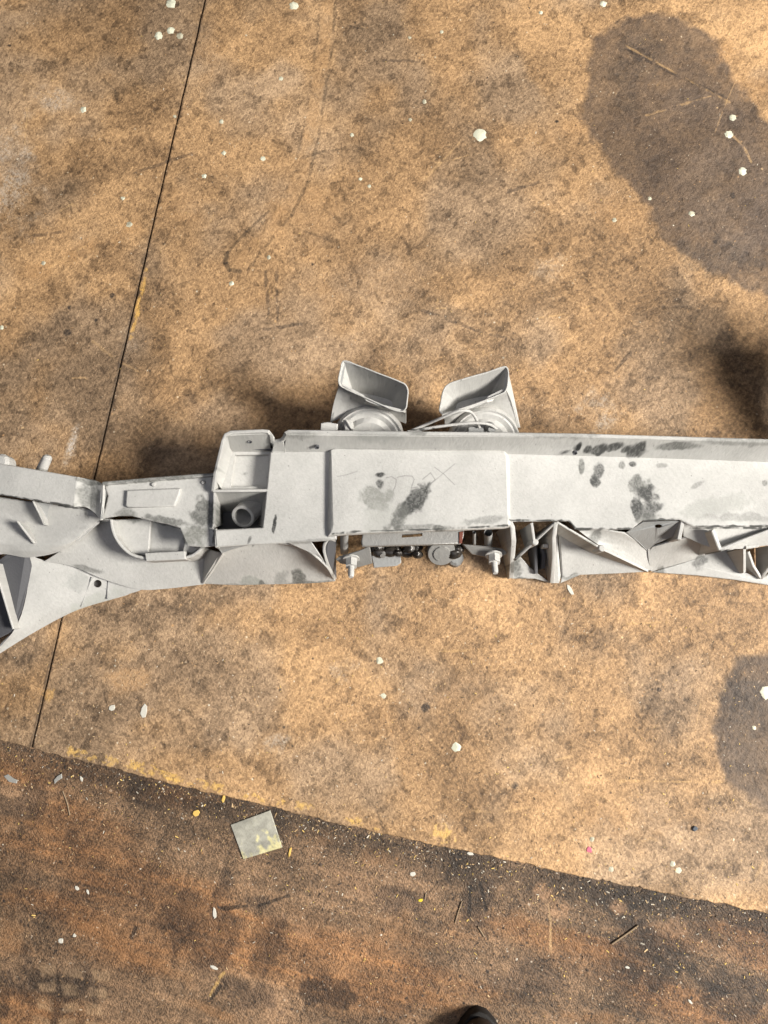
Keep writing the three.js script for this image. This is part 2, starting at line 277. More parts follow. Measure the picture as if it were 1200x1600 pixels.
upper.specks(500, 0.0006, 0.0018, [[230, 226, 208]], 0.85, null, 0.6);

const lower = new Surf(-0.64, 0.14, 1.28, 0.48, 2048, 768, -0.005);
lower.fill((x, z) => {
  const u = x * 0.974 + z * 0.225, v = -x * 0.225 + z * 0.974;      // grain runs along the board
  const big = fbm(x * 5 + 40, z * 5 + 2, 4), grain = fbm(u * 9, v * 150, 3), mid = fbm(x * 20, z * 20 + 9, 4), fine = fbm(x * 140, z * 140, 3), dust = vn(x * 700, z * 700), band = fbm(u * 3.2 + 7, v * 15 + 3, 3);
  const t = clamp(0.5 + (big - 0.5) * 0.9 + (mid - 0.5) * 0.6 + (fine - 0.5) * 0.5 + (dust - 0.5) * 0.6 + (grain - 0.5) * 0.4, 0, 1.1);
  const o = ss(0.5, 0.75, band) * (0.3 + 0.5 * grain);
  let r = 62 + 98 * t, g = 49 + 78 * t, b = 36 + 60 * t;
  r += (70 + 104 * t - r) * o; g += (46 + 74 * t - g) * o; b += (28 + 44 * t - b) * o;
  return [r, g, b, 0.45 + (fine - 0.5) * 0.5 + (dust - 0.5) * 0.4 + (grain - 0.5) * 0.2];
});
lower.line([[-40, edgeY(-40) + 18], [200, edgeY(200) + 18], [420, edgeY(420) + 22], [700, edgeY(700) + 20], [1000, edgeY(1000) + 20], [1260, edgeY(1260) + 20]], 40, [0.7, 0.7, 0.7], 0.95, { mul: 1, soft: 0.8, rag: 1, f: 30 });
for (const [x, y, rx, ry, a, m] of [[330, 1450, 110, 70, 10, 0.66], [60, 1540, 120, 50, 0, 0.62], [40, 1270, 100, 50, 0, 0.72], [520, 1555, 50, 24, 10, 0.6], [1050, 1500, 110, 50, 24, 0.62], [950, 1400, 60, 40, 20, 0.7], [1160, 1560, 70, 40, 10, 0.66], [820, 1530, 60, 30, 0, 0.8], [745, 1410, 22, 50, 10, 0.7], [400, 1560, 60, 26, 30, 0.74], [620, 1400, 50, 40, 0, 0.8]])
  lower.blob(x, y, rx, ry, a, [m, m, m * 1.02], 1, { soft: 0.5, mul: 1, f: 34, rag: 0.9, grain: 0.3 });
for (const [x, y, rx, ry, a, al] of [[40, 1285, 60, 12, 6, 0.8], [150, 1450, 60, 26, 20, 0.55], [300, 1420, 30, 20, 0, 0.3], [640, 1460, 90, 40, 10, 0.4], [900, 1475, 130, 26, 18, 0.5], [230, 1500, 90, 16, 24, 0.5], [700, 1560, 120, 22, 6, 0.5], [330, 1580, 90, 12, 18, 0.55], [920, 1590, 90, 14, 4, 0.6], [10, 1450, 40, 60, 0, 0.5], [590, 1340, 60, 20, 12, 0.35], [500, 1310, 30, 14, 12, 0.3]])
  lower.blob(x, y, rx, ry, a, [146, 102, 62], al * 0.8, { soft: 0.9, f: 40, rag: 0.7 });
for (const [x, y, rx, ry, al] of [[850, 1396, 20, 16, 0.55], [870, 1418, 24, 15, 0.5], [965, 1418, 18, 14, 0.55], [1060, 1450, 40, 20, 0.45], [560, 1380, 50, 30, 0.25], [470, 1460, 26, 20, 0.4]]) lower.blob(x, y, rx, ry, 10, [190, 146, 108], al, { soft: 0.7, f: 60, rag: 0.7 });
for (let k = 0; k < 12; k++) { const i = k % 3, j = Math.floor(k / 3), x = 74 + i * 40 - j * 4 + rnd() * 5, y = 1515 + j * 27 + i * 5; lower.poly([[x - 14, y - 9], [x + 13, y - 7], [x + 14, y + 9], [x - 12, y + 8]], [164, 136, 104], 0.6, { edge: 3, rag: 5, mul: 0, grain: 0.6 }); }   // tread print left in dried mud
for (const l of [[[735, 1385], [733, 1430]], [[750, 1380], [760, 1420]], [[345, 1420], [385, 1416]], [[405, 1415], [450, 1400]], [[205, 1465], [212, 1450]], [[330, 1560], [345, 1540]]]) lower.line(l, 3.5, [0.5, 0.5, 0.5], 0.85, { mul: 1, rag: 1 });
lower.line([[330, 1555], [342, 1528], [350, 1520]], 4, [198, 160, 96], 0.7, { rag: 1.2, broken: 0.4 });
lower.line([[856, 1405], [860, 1440], [860, 1490]], 2.5, [200, 166, 120], 0.6, { rag: 1.2, broken: 0.42 });
lower.specks(11000, 0.0005, 0.0024, [[204, 164, 116], [188, 150, 108], [226, 214, 196], [176, 128, 80]], 0.6, (x, z) => 0.3 + 0.7 * fbm(x * 8, z * 8, 2), 3);
lower.specks(9000, 0.0005, 0.0028, [[34, 28, 24], [48, 36, 28], [26, 22, 20]], 0.75, (x, z) => ss(0.35, 0.6, fbm(x * 7 + 3, z * 7, 3)), 1.5);
lower.specks(260, 0.0006, 0.002, [[232, 226, 212]], 0.85, null, 1);

const upperMat = new THREE.MeshStandardMaterial({ ...upper.maps(), bumpScale: 0.0015, roughness: 0.72 });
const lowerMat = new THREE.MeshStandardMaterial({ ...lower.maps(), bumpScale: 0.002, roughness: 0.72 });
function floorPiece(name, g, m, s) { const o = lit(new THREE.Mesh(s ? s.uv(g) : g, m)); o.name = name; floor.add(o); return o; }
const jag = (fn, a, b, n, amp) => Array.from({ length: n + 1 }, (_, i) => { const t = a + (b - a) * i / n; const p = fn(t), w = (fbm(p[0] * 0.06 + amp * 9, p[1] * 0.06, 4) - 0.5) * 2.2 * amp + (rnd() - 0.5) * 0.25 * amp; return [p[0] + w * 0.25, p[1] + w, 0]; });
const jagX = (fn, a, b, n, amp) => jag(fn, a, b, n, amp).map((p, i, A) => { const q = fn(a + (b - a) * i / n); return [q[0] + (p[1] - q[1]) * 0.5, q[1], 0]; });
const seamPt = (o) => (py) => [seamX(py) + o, py];
const front = (px) => [px, edgeY(px)];
const yEnd = 1165;
floorPiece('plywood_sheet', slab([[-420, -420, 0], ...jagX(seamPt(-1.1), -420, yEnd - 1, 160, 1.5), ...jag(front, 47, -420, 80, 3.5)], 0.012, 0.0012), upperMat, upper);
floorPiece('plywood_sheet_001', slab([...jagX(seamPt(1.1), -420, yEnd + 2, 160, 1.5).reverse(), [seamX(-420) + 4, -420, 0], [1640, -420, 0], ...jag(front, 1640, 54, 300, 4)], 0.012, 0.0012), upperMat, upper);
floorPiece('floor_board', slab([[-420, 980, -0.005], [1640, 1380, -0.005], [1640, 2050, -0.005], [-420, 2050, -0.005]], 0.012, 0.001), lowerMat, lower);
const joist = floorPiece('subfloor', new THREE.BoxGeometry(4.4, 0.02, 4.4), new THREE.MeshStandardMaterial({ color: 0x2a221b, roughness: 0.95 }));
joist.position.set(0, -0.0275, 0);
// dried paint drops, each a thin domed blob
const dropMats = [0xd2d1ba, 0xc4c1aa, 0xb6b099].map((color) => new THREE.MeshStandardMaterial({ color, roughness: 0.6 }));
for (const [px, py, r] of [[750, 211, 11], [267, 6, 9], [248, 56, 7], [267, 48, 6.5], [281, 56, 6], [459, 9, 7.5], [130, 171, 5.5], [1145, 184, 6], [1139, 210, 7], [1160, 268, 7], [943, 6, 6], [346, 190, 4], [439, 123, 4], [350, 239, 4], [411, 248, 4.5], [202, 351, 5], [192, 310, 3.5], [1081, 334, 5], [960, 344, 4], [1015, 310, 3.5], [550, 211, 3.5], [273, 182, 3], [593, 1032, 5.5], [713, 1167, 7], [599, 1087, 4], [663, 159, 4], [641, 187, 3], [845, 20, 3.5], [690, 50, 3], [640, 59, 3], [362, 443, 4], [420, 402, 3.5], [68, 411, 3.5], [3, 512, 3.5], [1197, 1083, 9], [1178, 1137, 3.5], [1051, 1350, 4], [1060, 1360, 4.5], [955, 1358, 4], [925, 1311, 3.5], [563, 280, 3], [577, 291, 3], [319, 275, 4]]) {
  const c = at(px, py, 0), s = 1 / 990, T = [], n = 15, R = Array.from({ length: n }, () => r * s * (0.8 + 0.36 * rnd()));
  const q = (k, f, y) => { const a = k / n * 6.2832; return new THREE.Vector3(c.x + Math.cos(a) * R[k % n] * f, y, c.z + Math.sin(a) * R[k % n] * f); };
  for (let k = 0; k < n; k++) { const j = k + 1; T.push(q(k, 1, 0.0001), q(k, 0.86, 0.0007), q(j, 0.86, 0.0007), q(k, 1, 0.0001), q(j, 0.86, 0.0007), q(j, 1, 0.0001), q(k, 0.86, 0.0007), new THREE.Vector3(c.x, 0.0009, c.z), q(j, 0.86, 0.0007)); }
  floorPiece('paint_drop', toCreasedNormals(geo(T), 0.9), dropMats[r > 6.4 ? 0 : Math.floor(rnd() * 3)]);
}

// ------------------------------------------------------------------ the car part
const coat = new Surf(-0.64, -0.36, 1.28, 0.46, 2048, 736, 0.125);
coat.fill((x, z) => {
  const n = fbm(x * 26, z * 26, 4), f = vn(x * 700, z * 700) * 0.5 + vn(x * 340, z * 340) * 0.5, w = fbm(x * 7 + 3, z * 7, 3);
  const l = 176 + (n - 0.5) * 24 + (f - 0.5) * 12 + (w - 0.5) * 16;
  return [l, l * 0.99, l * 0.965, 0.5 + (f - 0.5) * 0.6 + (n - 0.5) * 0.2];
});
const GR = [92, 92, 88], DK = [62, 62, 60], BK = [34, 34, 33];
// scuffs and finger marks where the pale overspray is rubbed off
for (const [x, y, rx, ry, a, c, al, o] of [
  [594, 744, 8, 5, -10, BK, 0.9], [592, 757, 6, 9, 10, DK, 0.75], [587, 780, 24, 21, 20, [128, 128, 122], 0.75], [600, 812, 34, 26, 0, [160, 160, 154], 0.45], [646, 783, 30, 15, -52, DK, 0.9], [622, 812, 26, 12, -55, GR, 0.75], [688, 826, 16, 5, 0, GR, 0.8], [650, 824, 40, 4, -3, GR, 0.5], [760, 814, 34, 6, -6, GR, 0.4],
  [898, 704, 6, 6, 0, BK, 0.95], [914, 706, 7, 5, 0, DK, 0.9], [931, 707, 10, 5, -8, DK, 0.85], [951, 704, 13, 5, -8, DK, 0.85], [971, 706, 8, 5, 0, DK, 0.85], [990, 708, 17, 8, -6, DK, 0.85], [1042, 704, 34, 4, 0, GR, 0.75], [1130, 700, 60, 5, 2, GR, 0.4],
  [908, 731, 5, 13, 0, GR, 0.75], [935, 734, 10, 15, 15, DK, 0.7], [930, 752, 8, 8, 0, DK, 0.85], [971, 727, 5, 7, 0, GR, 0.6], [988, 725, 6, 4, 0, DK, 0.85], [1034, 727, 9, 4, 0, GR, 0.4],
  [1000, 758, 15, 14, 0, GR, 0.8], [1008, 772, 18, 14, 10, DK, 0.9], [995, 795, 9, 18, 0, DK, 0.9], [1016, 796, 16, 16, 20, DK, 0.8], [1010, 810, 20, 8, 0, GR, 0.7],
  [1120, 790, 60, 14, -10, [150, 150, 144], 0.5], [1160, 808, 50, 8, 0, GR, 0.3], [1090, 757, 12, 4, -30, GR, 0.35], [1195, 755, 5, 5, 0, GR, 0.6],
  [315, 800, 20, 24, 0, GR, 0.8], [300, 835, 26, 16, 0, [118, 118, 112], 0.8], [190, 800, 16, 9, 0, GR, 0.55], [260, 812, 40, 7, 10, GR, 0.7], [136, 772, 18, 26, 20, [112, 112, 108], 0.85], [140, 752, 26, 5, 8, GR, 0.8], [240, 746, 110, 5, -5, GR, 0.7], [80, 735, 60, 2.5, 10, GR, 0.5],
  [429, 818, 3, 14, 6, BK, 0.85], [390, 842, 3, 6, 20, DK, 0.6], [333, 835, 3, 16, 10, DK, 0.6], [490, 845, 40, 3, -3, GR, 0.35], [590, 690, 40, 8, 0, [150, 150, 146], 0.6], [650, 688, 18, 4, 0, GR, 0.5], [470, 690, 30, 4, 0, GR, 0.3], [860, 690, 60, 5, 2, GR, 0.3],
  [373, 905, 22, 10, 0, [150, 152, 146], 0.8], [390, 908, 6, 9, -30, GR, 0.8], [424, 898, 14, 13, -30, [140, 140, 136], 0.7], [455, 896, 13, 12, -20, GR, 0.85], [480, 907, 46, 6, 0, GR, 0.65], [340, 910, 40, 4, 0, GR, 0.4], [75, 905, 20, 20, 0, [150, 150, 146], 0.5], [95, 940, 50, 14, -25, [165, 166, 158], 0.6], [95, 882, 26, 5, 12, GR, 0.5],
  [820, 880, 14, 14, 0, GR, 0.8], [836, 899, 14, 5, 0, GR, 0.85], [926, 896, 20, 7, 0, GR, 0.7], [985, 893, 20, 6, 0, GR, 0.5], [935, 840, 10, 12, 30, GR, 0.6], [1075, 888, 13, 11, 0, GR, 0.7], [1140, 868, 16, 12, 0, DK, 0.6], [1110, 896, 60, 4, 4, GR, 0.5], [1012, 825, 26, 9, 0, [130, 130, 126], 0.5], [1180, 905, 40, 4, 6, GR, 0.5]])
  coat.blob(x, y, rx * 1.22, ry * 1.22, a, c, Math.min(1, al * 1.1), { soft: 0.45, rag: 0.5, f: 95, grain: 0.34 });
for (const l of [[[519, 835], [560, 831], [640, 829], [720, 826], [792, 822]], [[795, 813], [888, 813], [900, 826], [987, 826]], [[1004, 813], [1062, 811], [1084, 822], [1200, 822]], [[0, 773], [116, 791]], [[447, 676], [760, 680], [1200, 690]], [[320, 911], [523, 907]], [[0, 1018], [57, 984], [119, 952], [198, 928]]])
  coat.line(l, 2, DK, 0.85, { rag: 1.4, broken: 0.46 });
// pencil marks
const pencil = (pts, al = 0.55) => coat.line(pts.map(([u, v]) => [480 + u / 3.333, 540 + v / 3.333]), 1.25, [120, 118, 116], al, { rag: 0.3, soft: 0.8 });
pencil([[160, 688], [210, 678], [262, 660]], 0.4); pencil([[412, 694], [440, 688], [464, 704], [458, 740], [446, 764]]); pencil([[468, 692], [505, 684], [545, 686], [556, 702], [546, 730], [540, 748], [572, 742]]);
pencil([[600, 702], [640, 668], [664, 704], [634, 730]]); pencil([[662, 640], [712, 678], [764, 730]]); pencil([[766, 622], [706, 672], [640, 728]], 0.45);
coat.specks(1500, 0.0004, 0.0012, [[90, 88, 84], [70, 68, 66]], 0.5, null, 1);
const coatMaps = coat.maps();
const paint = new THREE.MeshStandardMaterial({ ...coatMaps, bumpScale: 0.0004, roughness: 0.72, side: THREE.DoubleSide });
const bareOrShade = new THREE.MeshStandardMaterial({ color: 0x4c4c4f, bumpMap: coatMaps.bumpMap, bumpScale: 0.0005, roughness: 0.7, side: THREE.DoubleSide });  // bare plastic, and the dark tone that paints shade on the cell posts
const scuffed = new THREE.MeshStandardMaterial({ color: 0x8d8d8b, bumpMap: coatMaps.bumpMap, bumpScale: 0.0006, roughness: 0.65, side: THREE.DoubleSide });  // scuffed faces, and the painted shade of the cowl gusset
const steel = new THREE.MeshStandardMaterial({ color: 0x8f8d89, bumpMap: coatMaps.bumpMap, bumpScale: 0.0006, roughness: 0.5, metalness: 0.3, side: THREE.DoubleSide });
const grease = new THREE.MeshStandardMaterial({ color: 0x34302c, roughness: 0.32, metalness: 0.3 });

const ORG = at(655, 800, 0);
const bar = new THREE.Group(); bar.name = 'radiator_support'; bar.position.copy(ORG); scene.add(bar);
bar.userData = { label: 'pale grey overspray-dusted car radiator support bar with two horns and a latch', category: 'car part' };
function part(name, g, m = paint, parent = bar) {
  const list = Array.isArray(g) ? g : [g];
  let q = list.map((x) => { const y = x.index ? x.toNonIndexed() : x; for (const k of Object.keys(y.attributes)) if (!['position', 'normal'].includes(k)) y.deleteAttribute(k); return y; });
  const r = coat.uv(q.length > 1 ? mergeGeometries(q) : q[0]); r.translate(-ORG.x, -ORG.y, -ORG.z);
  const o = lit(new THREE.Mesh(r, m)); o.name = name; parent.add(o); return o;
}
const sub = (name, parent = bar) => { const g = new THREE.Group(); g.name = name; parent.add(g); return g; };
const hh = (pts, h) => pts.map(([x, y]) => [x, y, h]);

// upper beam
part('top_plate', slab(hh([[425, 702], [526, 702], [526, 843], [510, 845], [442, 849], [392, 851], [338, 855], [335, 828], [410, 824], [416, 766], [422, 707]], 0.125), 0.003, 0.002));
part('raised_pad', slab(hh([[514, 702], [518, 699], [524, 697], [780, 700], [790, 703], [796, 710], [798, 722], [799, 815], [797, 823], [788, 825], [690, 829], [600, 832], [530, 836], [512, 838], [511, 820]], 0.134), 0.0105, 0.009, 0.0085, [], 5));
part('top_plate', slab(hh([[789, 707], [892, 709], [1060, 714], [1200, 719], [1330, 724], [1330, 823], [1200, 823], [1084, 823], [1073, 818], [1062, 812], [1004, 814], [996, 820], [987, 827], [899, 827], [893, 819], [888, 814], [789, 815]], 0.125), 0.003, 0.002));
part('rear_flange', [
  patch([[[447, 680, 0.166], [640, 682, 0.166], [900, 684, 0.166], [1200, 693, 0.166], [1330, 698, 0.166]], [[445, 697, 0.139], [640, 698, 0.139], [900, 702, 0.139], [1200, 712, 0.139], [1330, 716, 0.139]], [[442, 706, 0.1255], [640, 707, 0.1255], [900, 712, 0.1255], [1200, 722, 0.1255], [1330, 727, 0.1255]]], 40, 8, 0.0025),
  slab([[427, 692, 0.142], [444, 688, 0.15], [446, 707, 0.1265], [425, 707, 0.1265]], 0.003)]);
part('flange_rim', wall([[426, 690, 0.146], [438, 688, 0.151], [443, 684, 0.158], [446, 677, 0.167], [451, 674, 0.168], [640, 677, 0.168], [760, 678, 0.168], [900, 680, 0.168], [1200, 689, 0.168], [1330, 694, 0.168]], 0.09, 0.0056));
part('added_end_plate', wall([[1325, 705, 0.12], [1325, 925, 0.03]], 0.004, 0.004));  // unseen closing wall, added to stop light passing under the bar
part('added_rear_web', wall([[346, 735, 0.1], [360, 700, 0.115], [440, 702, 0.12], [1330, 715, 0.12]], 0.004, 0.003), bareOrShade);  // added back wall that keeps light out from under the plates
for (const [x, y] of [[495, 697], [390, 688], [898, 706]]) part('hole_shade_ring', lathe([[0, 0.0012], [0.0022, 0.0012], [0.0026, 0.003], [0.0034, 0.003], [0.0036, 0]], [x, y, 0.142], [0, 0.4, 0.9], 18), bareOrShade);  // dark rings that paint the shade of small open holes
// box pocket at the beam's end
const pocket = sub('end_pocket');
part('rim', wall([[425, 692, 0.145], [424, 680, 0.162], [419, 674, 0.168], [410, 673, 0.168], [360, 675, 0.168], [352, 679, 0.167], [348, 688, 0.164], [336, 738, 0.142], [332, 768, 0.124]], 0.006, 0.0048), paint, pocket);
part('back_slope', patch([[[354, 681, 0.163], [421, 678, 0.163]], [[363, 706, 0.109], [423, 706, 0.109]]], 4, 4), paint, pocket);
part('side_slope', patch([[[352, 684, 0.16], [336, 748, 0.134]], [[363, 706, 0.109], [346, 764, 0.109]]], 4, 4), paint, pocket);
part('frame', slab(hh([[360, 704], [424, 703], [418, 767], [344, 767]], 0.109), 0.012, 0.0015, 0.0015, [hh([[367, 711], [420, 710], [414, 760], [360, 761]], 0.109)]), paint, pocket);
part('pocket_floor', slab(hh([[362, 706], [424, 706], [418, 766], [356, 766]], 0.1), 0.003), paint, pocket);
part('cross_rib', wall([[333, 767, 0.125], [418, 766, 0.125]], 0.1, 0.004), paint, pocket);
// open cavity with a ring boss
const cavity = sub('cavity');
part('back_wall', patch([[[334, 769, 0.121], [417, 768, 0.121]], [[346, 800, 0.03], [406, 796, 0.03]]], 4, 4), paint, cavity);
part('side_wall', patch([[[334, 769, 0.121], [346, 800, 0.03]], [[332, 825, 0.121], [346, 820, 0.03]]], 4, 4), paint, cavity);
part('side_wall', patch([[[417, 768, 0.121], [406, 796, 0.03]], [[410, 824, 0.121], [404, 820, 0.03]]], 4, 4), paint, cavity);
part('cavity_floor', slab(hh([[340, 795], [412, 790], [410, 835], [340, 835]], 0.03), 0.003), bareOrShade, cavity);
part('front_wall', wall([[332, 829, 0.118], [412, 826, 0.118]], 0.01, 0.003), paint, cavity);
part('ring_boss', lathe([[0.0128, -0.06], [0.0128, -0.001], [0.0138, 0], [0.0165, 0], [0.0175, -0.001], [0.0178, -0.06]], [379, 808, 0.085], [-0.22, 0.8, 0.5], 30), paint, cavity);

// left arm
part('arm_plate', slab(hh([[-70, 713], [0, 724], [60, 734], [122, 745], [119, 770], [116, 792], [60, 783], [0, 773], [-70, 762]], 0.127), 0.004, 0.002));
part('arm_rear', wall([[-70, 717, 0.12], [0, 728, 0.12], [120, 749, 0.12], [162, 757, 0.115], [332, 747, 0.112]], 0.03, 0.003));
part('arm_joint', patch([[[121, 745, 0.1268], [138, 749, 0.119], [150, 752, 0.119], [161, 757, 0.123]], [[118, 770, 0.127], [134, 773, 0.113], [146, 776, 0.113], [160, 782, 0.123]], [[115, 792, 0.1268], [133, 792, 0.114], [145, 799, 0.112], [157, 812, 0.121]]], 16, 10, 0.004));
part('joint_face', patch([[[161, 758, 0.122], [170, 774, 0.104]], [[157, 811, 0.121], [161, 811, 0.104]]], 4, 6), scuffed);
part('panel_plate', [slab(hh([[161, 755], [240, 749], [332, 743], [335, 768], [334, 823], [337, 853], [318, 855], [293, 853], [287, 842], [281, 825], [262, 819], [241, 815], [205, 806], [185, 806], [160, 810], [168, 775]], 0.113), 0.003, 0.002),
  wall([[160, 755, 0.121], [240, 748, 0.121], [333, 741, 0.121]], 0.1, 0.0046), wall([[338, 855, 0.124], [336, 826, 0.124]], 0.1, 0.004)]);
part('raised_tab', slab(hh([[198, 766], [282, 763], [280, 772], [273, 789], [270, 791], [200, 793], [196, 790]], 0.119), 0.0065, 0.0016, 0.0016));
for (const [x, y] of [[240, 757], [318, 754]]) part('clip_stud', lathe([[0, 0.003], [0.002, 0.0028], [0.003, 0.001], [0.003, -0.001]], [x, y, 0.114], [0, 1, 0.2], 16));
const peg = sub('locating_peg');
part('pin', tube([[63, 742, 0.1], [68, 730, 0.105], [74, 715, 0.111]], 0.0068, 8, 14), paint, peg);
part('pin_tip', lathe([[0, 0.004], [0.004, 0.0035], [0.0064, 0.001], [0.0068, -0.001]], [74, 715, 0.111], [0.3, 0.35, -0.9], 16), paint, peg);
part('fin', wall([[56, 734, 0.104], [66, 715, 0.107]], 0.09, 0.003), paint, peg);
part('lug', lathe([[0, 0.006], [0.008, 0.005], [0.012, 0], [0.012, -0.02]], [2, 722, 0.118], [0, 1, 0], 16));
part('upper_cowl', patch([[[-70, 770, 0.098], [0, 778, 0.1], [70, 788, 0.1], [140, 797, 0.1], [157, 812, 0.098]], [[-70, 815, 0.083], [0, 816, 0.08], [60, 822, 0.08], [112, 824, 0.085], [155, 813, 0.094]], [[-70, 860, 0.08], [0, 850, 0.08], [46, 856, 0.078], [103, 850, 0.08], [154, 814, 0.09]], [[-70, 890, 0.062], [0, 866, 0.068], [44, 871, 0.066], [99, 859, 0.07], [153, 815, 0.086]]], 26, 16, 0.003));
part('cowl_rib', wall([[51, 783, 0.119], [60, 801, 0.112], [69, 820, 0.094]], 0.06, 0.003));
part('cowl_gusset', patch([[[52, 784, 0.108], [69, 820, 0.088]], [[82, 788, 0.1], [76, 808, 0.086]]], 4, 4), scuffed);  // grey face: shade beside the rib put into its colour
part('cowl_rib', wall([[27, 815, 0.105], [40, 832, 0.098], [53, 849, 0.084]], 0.05, 0.0034));
part('skirt', patch([[[96, 860, 0.055], [125, 838, 0.062], [155, 812, 0.07], [185, 813, 0.068], [250, 822, 0.06], [322, 850, 0.055]], [[84, 868, 0.05], [120, 862, 0.05], [165, 858, 0.05], [205, 872, 0.042], [262, 882, 0.038], [318, 878, 0.036]], [[70, 877, 0.045], [113, 885, 0.036], [159, 904, 0.028], [218, 921, 0.018], [258, 920, 0.016], [318, 913, 0.016]]], 30, 14, 0.003));
part('lower_skirt', patch([[[44, 866, 0.05], [70, 876, 0.04], [113, 882, 0.03], [160, 899, 0.02], [222, 921, 0.011]], [[45, 905, 0.04], [70, 915, 0.034], [112, 920, 0.024], [160, 920, 0.016], [212, 925, 0.01]], [[22, 985, 0.028], [52, 962, 0.026], [100, 946, 0.018], [150, 936, 0.012], [205, 927, 0.009]], [[-70, 1066, 0.012], [0, 1021, 0.01], [57, 986, 0.009], [119, 954, 0.008], [198, 930, 0.008]]], 26, 16, 0.003));
part('skirt_hole_shade_disc', lathe([[0, 0], [0.0038, 0.0002], [0.0052, 0.0012], [0.0058, 0.0004]], [153, 912, 0.0195], [0, 1, 0.1], 20), grease);  // dark disc in place of an open hole, its inner shade as colour
part('seam_line', wall([[168, 906, 0.0185], [166, 936, 0.0125]], 0.005, 0.0014), bareOrShade);
part('seam_line', wall([[143, 902, 0.0245], [126, 948, 0.0125]], 0.005, 0.001), scuffed);
part('dark_recess', [slab([[-70, 905, 0.04], [0, 873, 0.055], [17, 860, 0.06], [42, 860, 0.058], [49, 884, 0.046], [43, 915, 0.04], [34, 955, 0.032], [21, 986, 0.026], [-8, 1000, 0.018], [-70, 1050, 0.012]], 0.003)], bareOrShade);
part('recess_rib', wall([[-10, 880, 0.075], [0, 916, 0.066], [20, 983, 0.045]], 0.01, 0.0034));
// half-round cup
const cup = sub('half_round_cup');
part('cup_floor', slab(hh([[174, 812], [184, 844], [204, 864], [227, 872], [289, 872], [314, 856], [322, 845], [290, 826], [240, 808]], 0.066), 0.003), paint, cup);
part('cup_step', slab(hh([[175, 812], [178, 830], [186, 845], [206, 864], [228, 868], [232, 862], [236, 810]], 0.075), 0.006), paint, cup);
part('cup_step', slab(hh([[291, 836], [285, 862], [301, 864], [318, 852]], 0.075), 0.006), paint, cup);
part('cup_wall', wall([[173, 812, 0.098], [176, 829, 0.096], [184, 846, 0.094], [203, 865, 0.09], [228, 873, 0.088]], 0.03, 0.0042, 20), paint, cup);
part('cup_wall', wall([[288, 872, 0.088], [303, 866, 0.09], [317, 854, 0.094]], 0.03, 0.0042, 12), paint, cup);
part('cup_tab', slab(hh([[226, 864], [288, 861], [290, 874], [228, 877]], 0.092), 0.03, 0.0012), paint, cup);
// fan shaped panel
part('gusset', wall([[346, 864, 0.098], [334, 884, 0.06], [316, 911, 0.02]], 0.006, 0.0032));
part('gusset_face', patch([[[344, 864, 0.094], [315, 911, 0.018]], [[320, 857, 0.045], [313, 907, 0.012]]], 6, 4));
part('fan_panel', patch([[[346, 865, 0.088], [385, 851, 0.09], [430, 848, 0.09], [484, 861, 0.085], [508, 882, 0.06], [522, 902, 0.026]], [[330, 892, 0.04], [382, 884, 0.05], [432, 882, 0.05], [475, 885, 0.045], [506, 897, 0.03], [522, 905, 0.02]], [[317, 912, 0.014], [370, 914, 0.012], [420, 913, 0.012], [470, 912, 0.012], [505, 910, 0.012], [524, 908, 0.012]]], 30, 14, 0.003));
part('fan_edge', wall([[436, 848, 0.1], [462, 852, 0.103], [485, 863, 0.1], [492, 868, 0.098], [510, 884, 0.082], [521, 902, 0.034]], 0.03, 0.003, 16));
part('brace', slab([[444, 846, 0.112], [486, 845, 0.112], [500, 866, 0.1], [511, 883, 0.085], [490, 866, 0.1]], 0.003));
part('fold', slab([[337, 853, 0.112], [346, 864, 0.1], [366, 857, 0.104], [394, 850, 0.11]], 0.003), scuffed);
const endWallL = part('end_wall', wall([[520, 837, 0.124], [509, 846, 0.12], [506, 856, 0.112], [511, 878, 0.09], [523, 904, 0.024]], 0.006, 0.0038, 20));
part('end_face', patch([[[519, 838, 0.122], [512, 852, 0.11], [513, 878, 0.088], [524, 904, 0.022]], [[527, 840, 0.05], [525, 855, 0.05], [525, 880, 0.03], [526, 902, 0.008]]], 12, 4), bareOrShade);

// right-hand lower structure
part('end_wall', wall([[797, 815, 0.124], [801, 824, 0.12], [803, 845, 0.105], [801, 872, 0.07], [799, 903, 0.022]], 0.005, 0.0068));
part('cell_rib', wall([[806, 874, 0.07], [836, 846, 0.1], [867, 817, 0.12]], 0.04, 0.0036));
part('cell_rib', wall([[831, 817, 0.12], [835, 846, 0.1]], 0.03, 0.0038));
part('cell_boss', lathe([[0, 0.002], [0.0035, 0.002], [0.0048, 0.0005], [0.005, -0.04]], [836, 847, 0.1], [0, 1, 0], 18));
part('cell_wall', wall([[869, 816, 0.122], [866, 840, 0.105], [866, 870, 0.07], [863, 910, 0.02]], 0.004, 0.0058));
part('cell_floor', slab([[800, 904, 0.016], [802, 874, 0.03], [812, 868, 0.034], [828, 886, 0.024], [846, 900, 0.018], [861, 911, 0.014], [836, 904, 0.015]], 0.003));
part('cell_post', wall([[837, 852, 0.06], [838, 896, 0.026]], 0.004, 0.005), bareOrShade);  // posts darkened by material to paint the shade deep in the cell
part('cell_post', wall([[846, 854, 0.05], [850, 866, 0.045], [849, 888, 0.03]], 0.004, 0.006), bareOrShade);
part('cell_clip', slab(hh([[849, 850], [857, 850], [857, 856], [849, 856]], 0.07), 0.02));
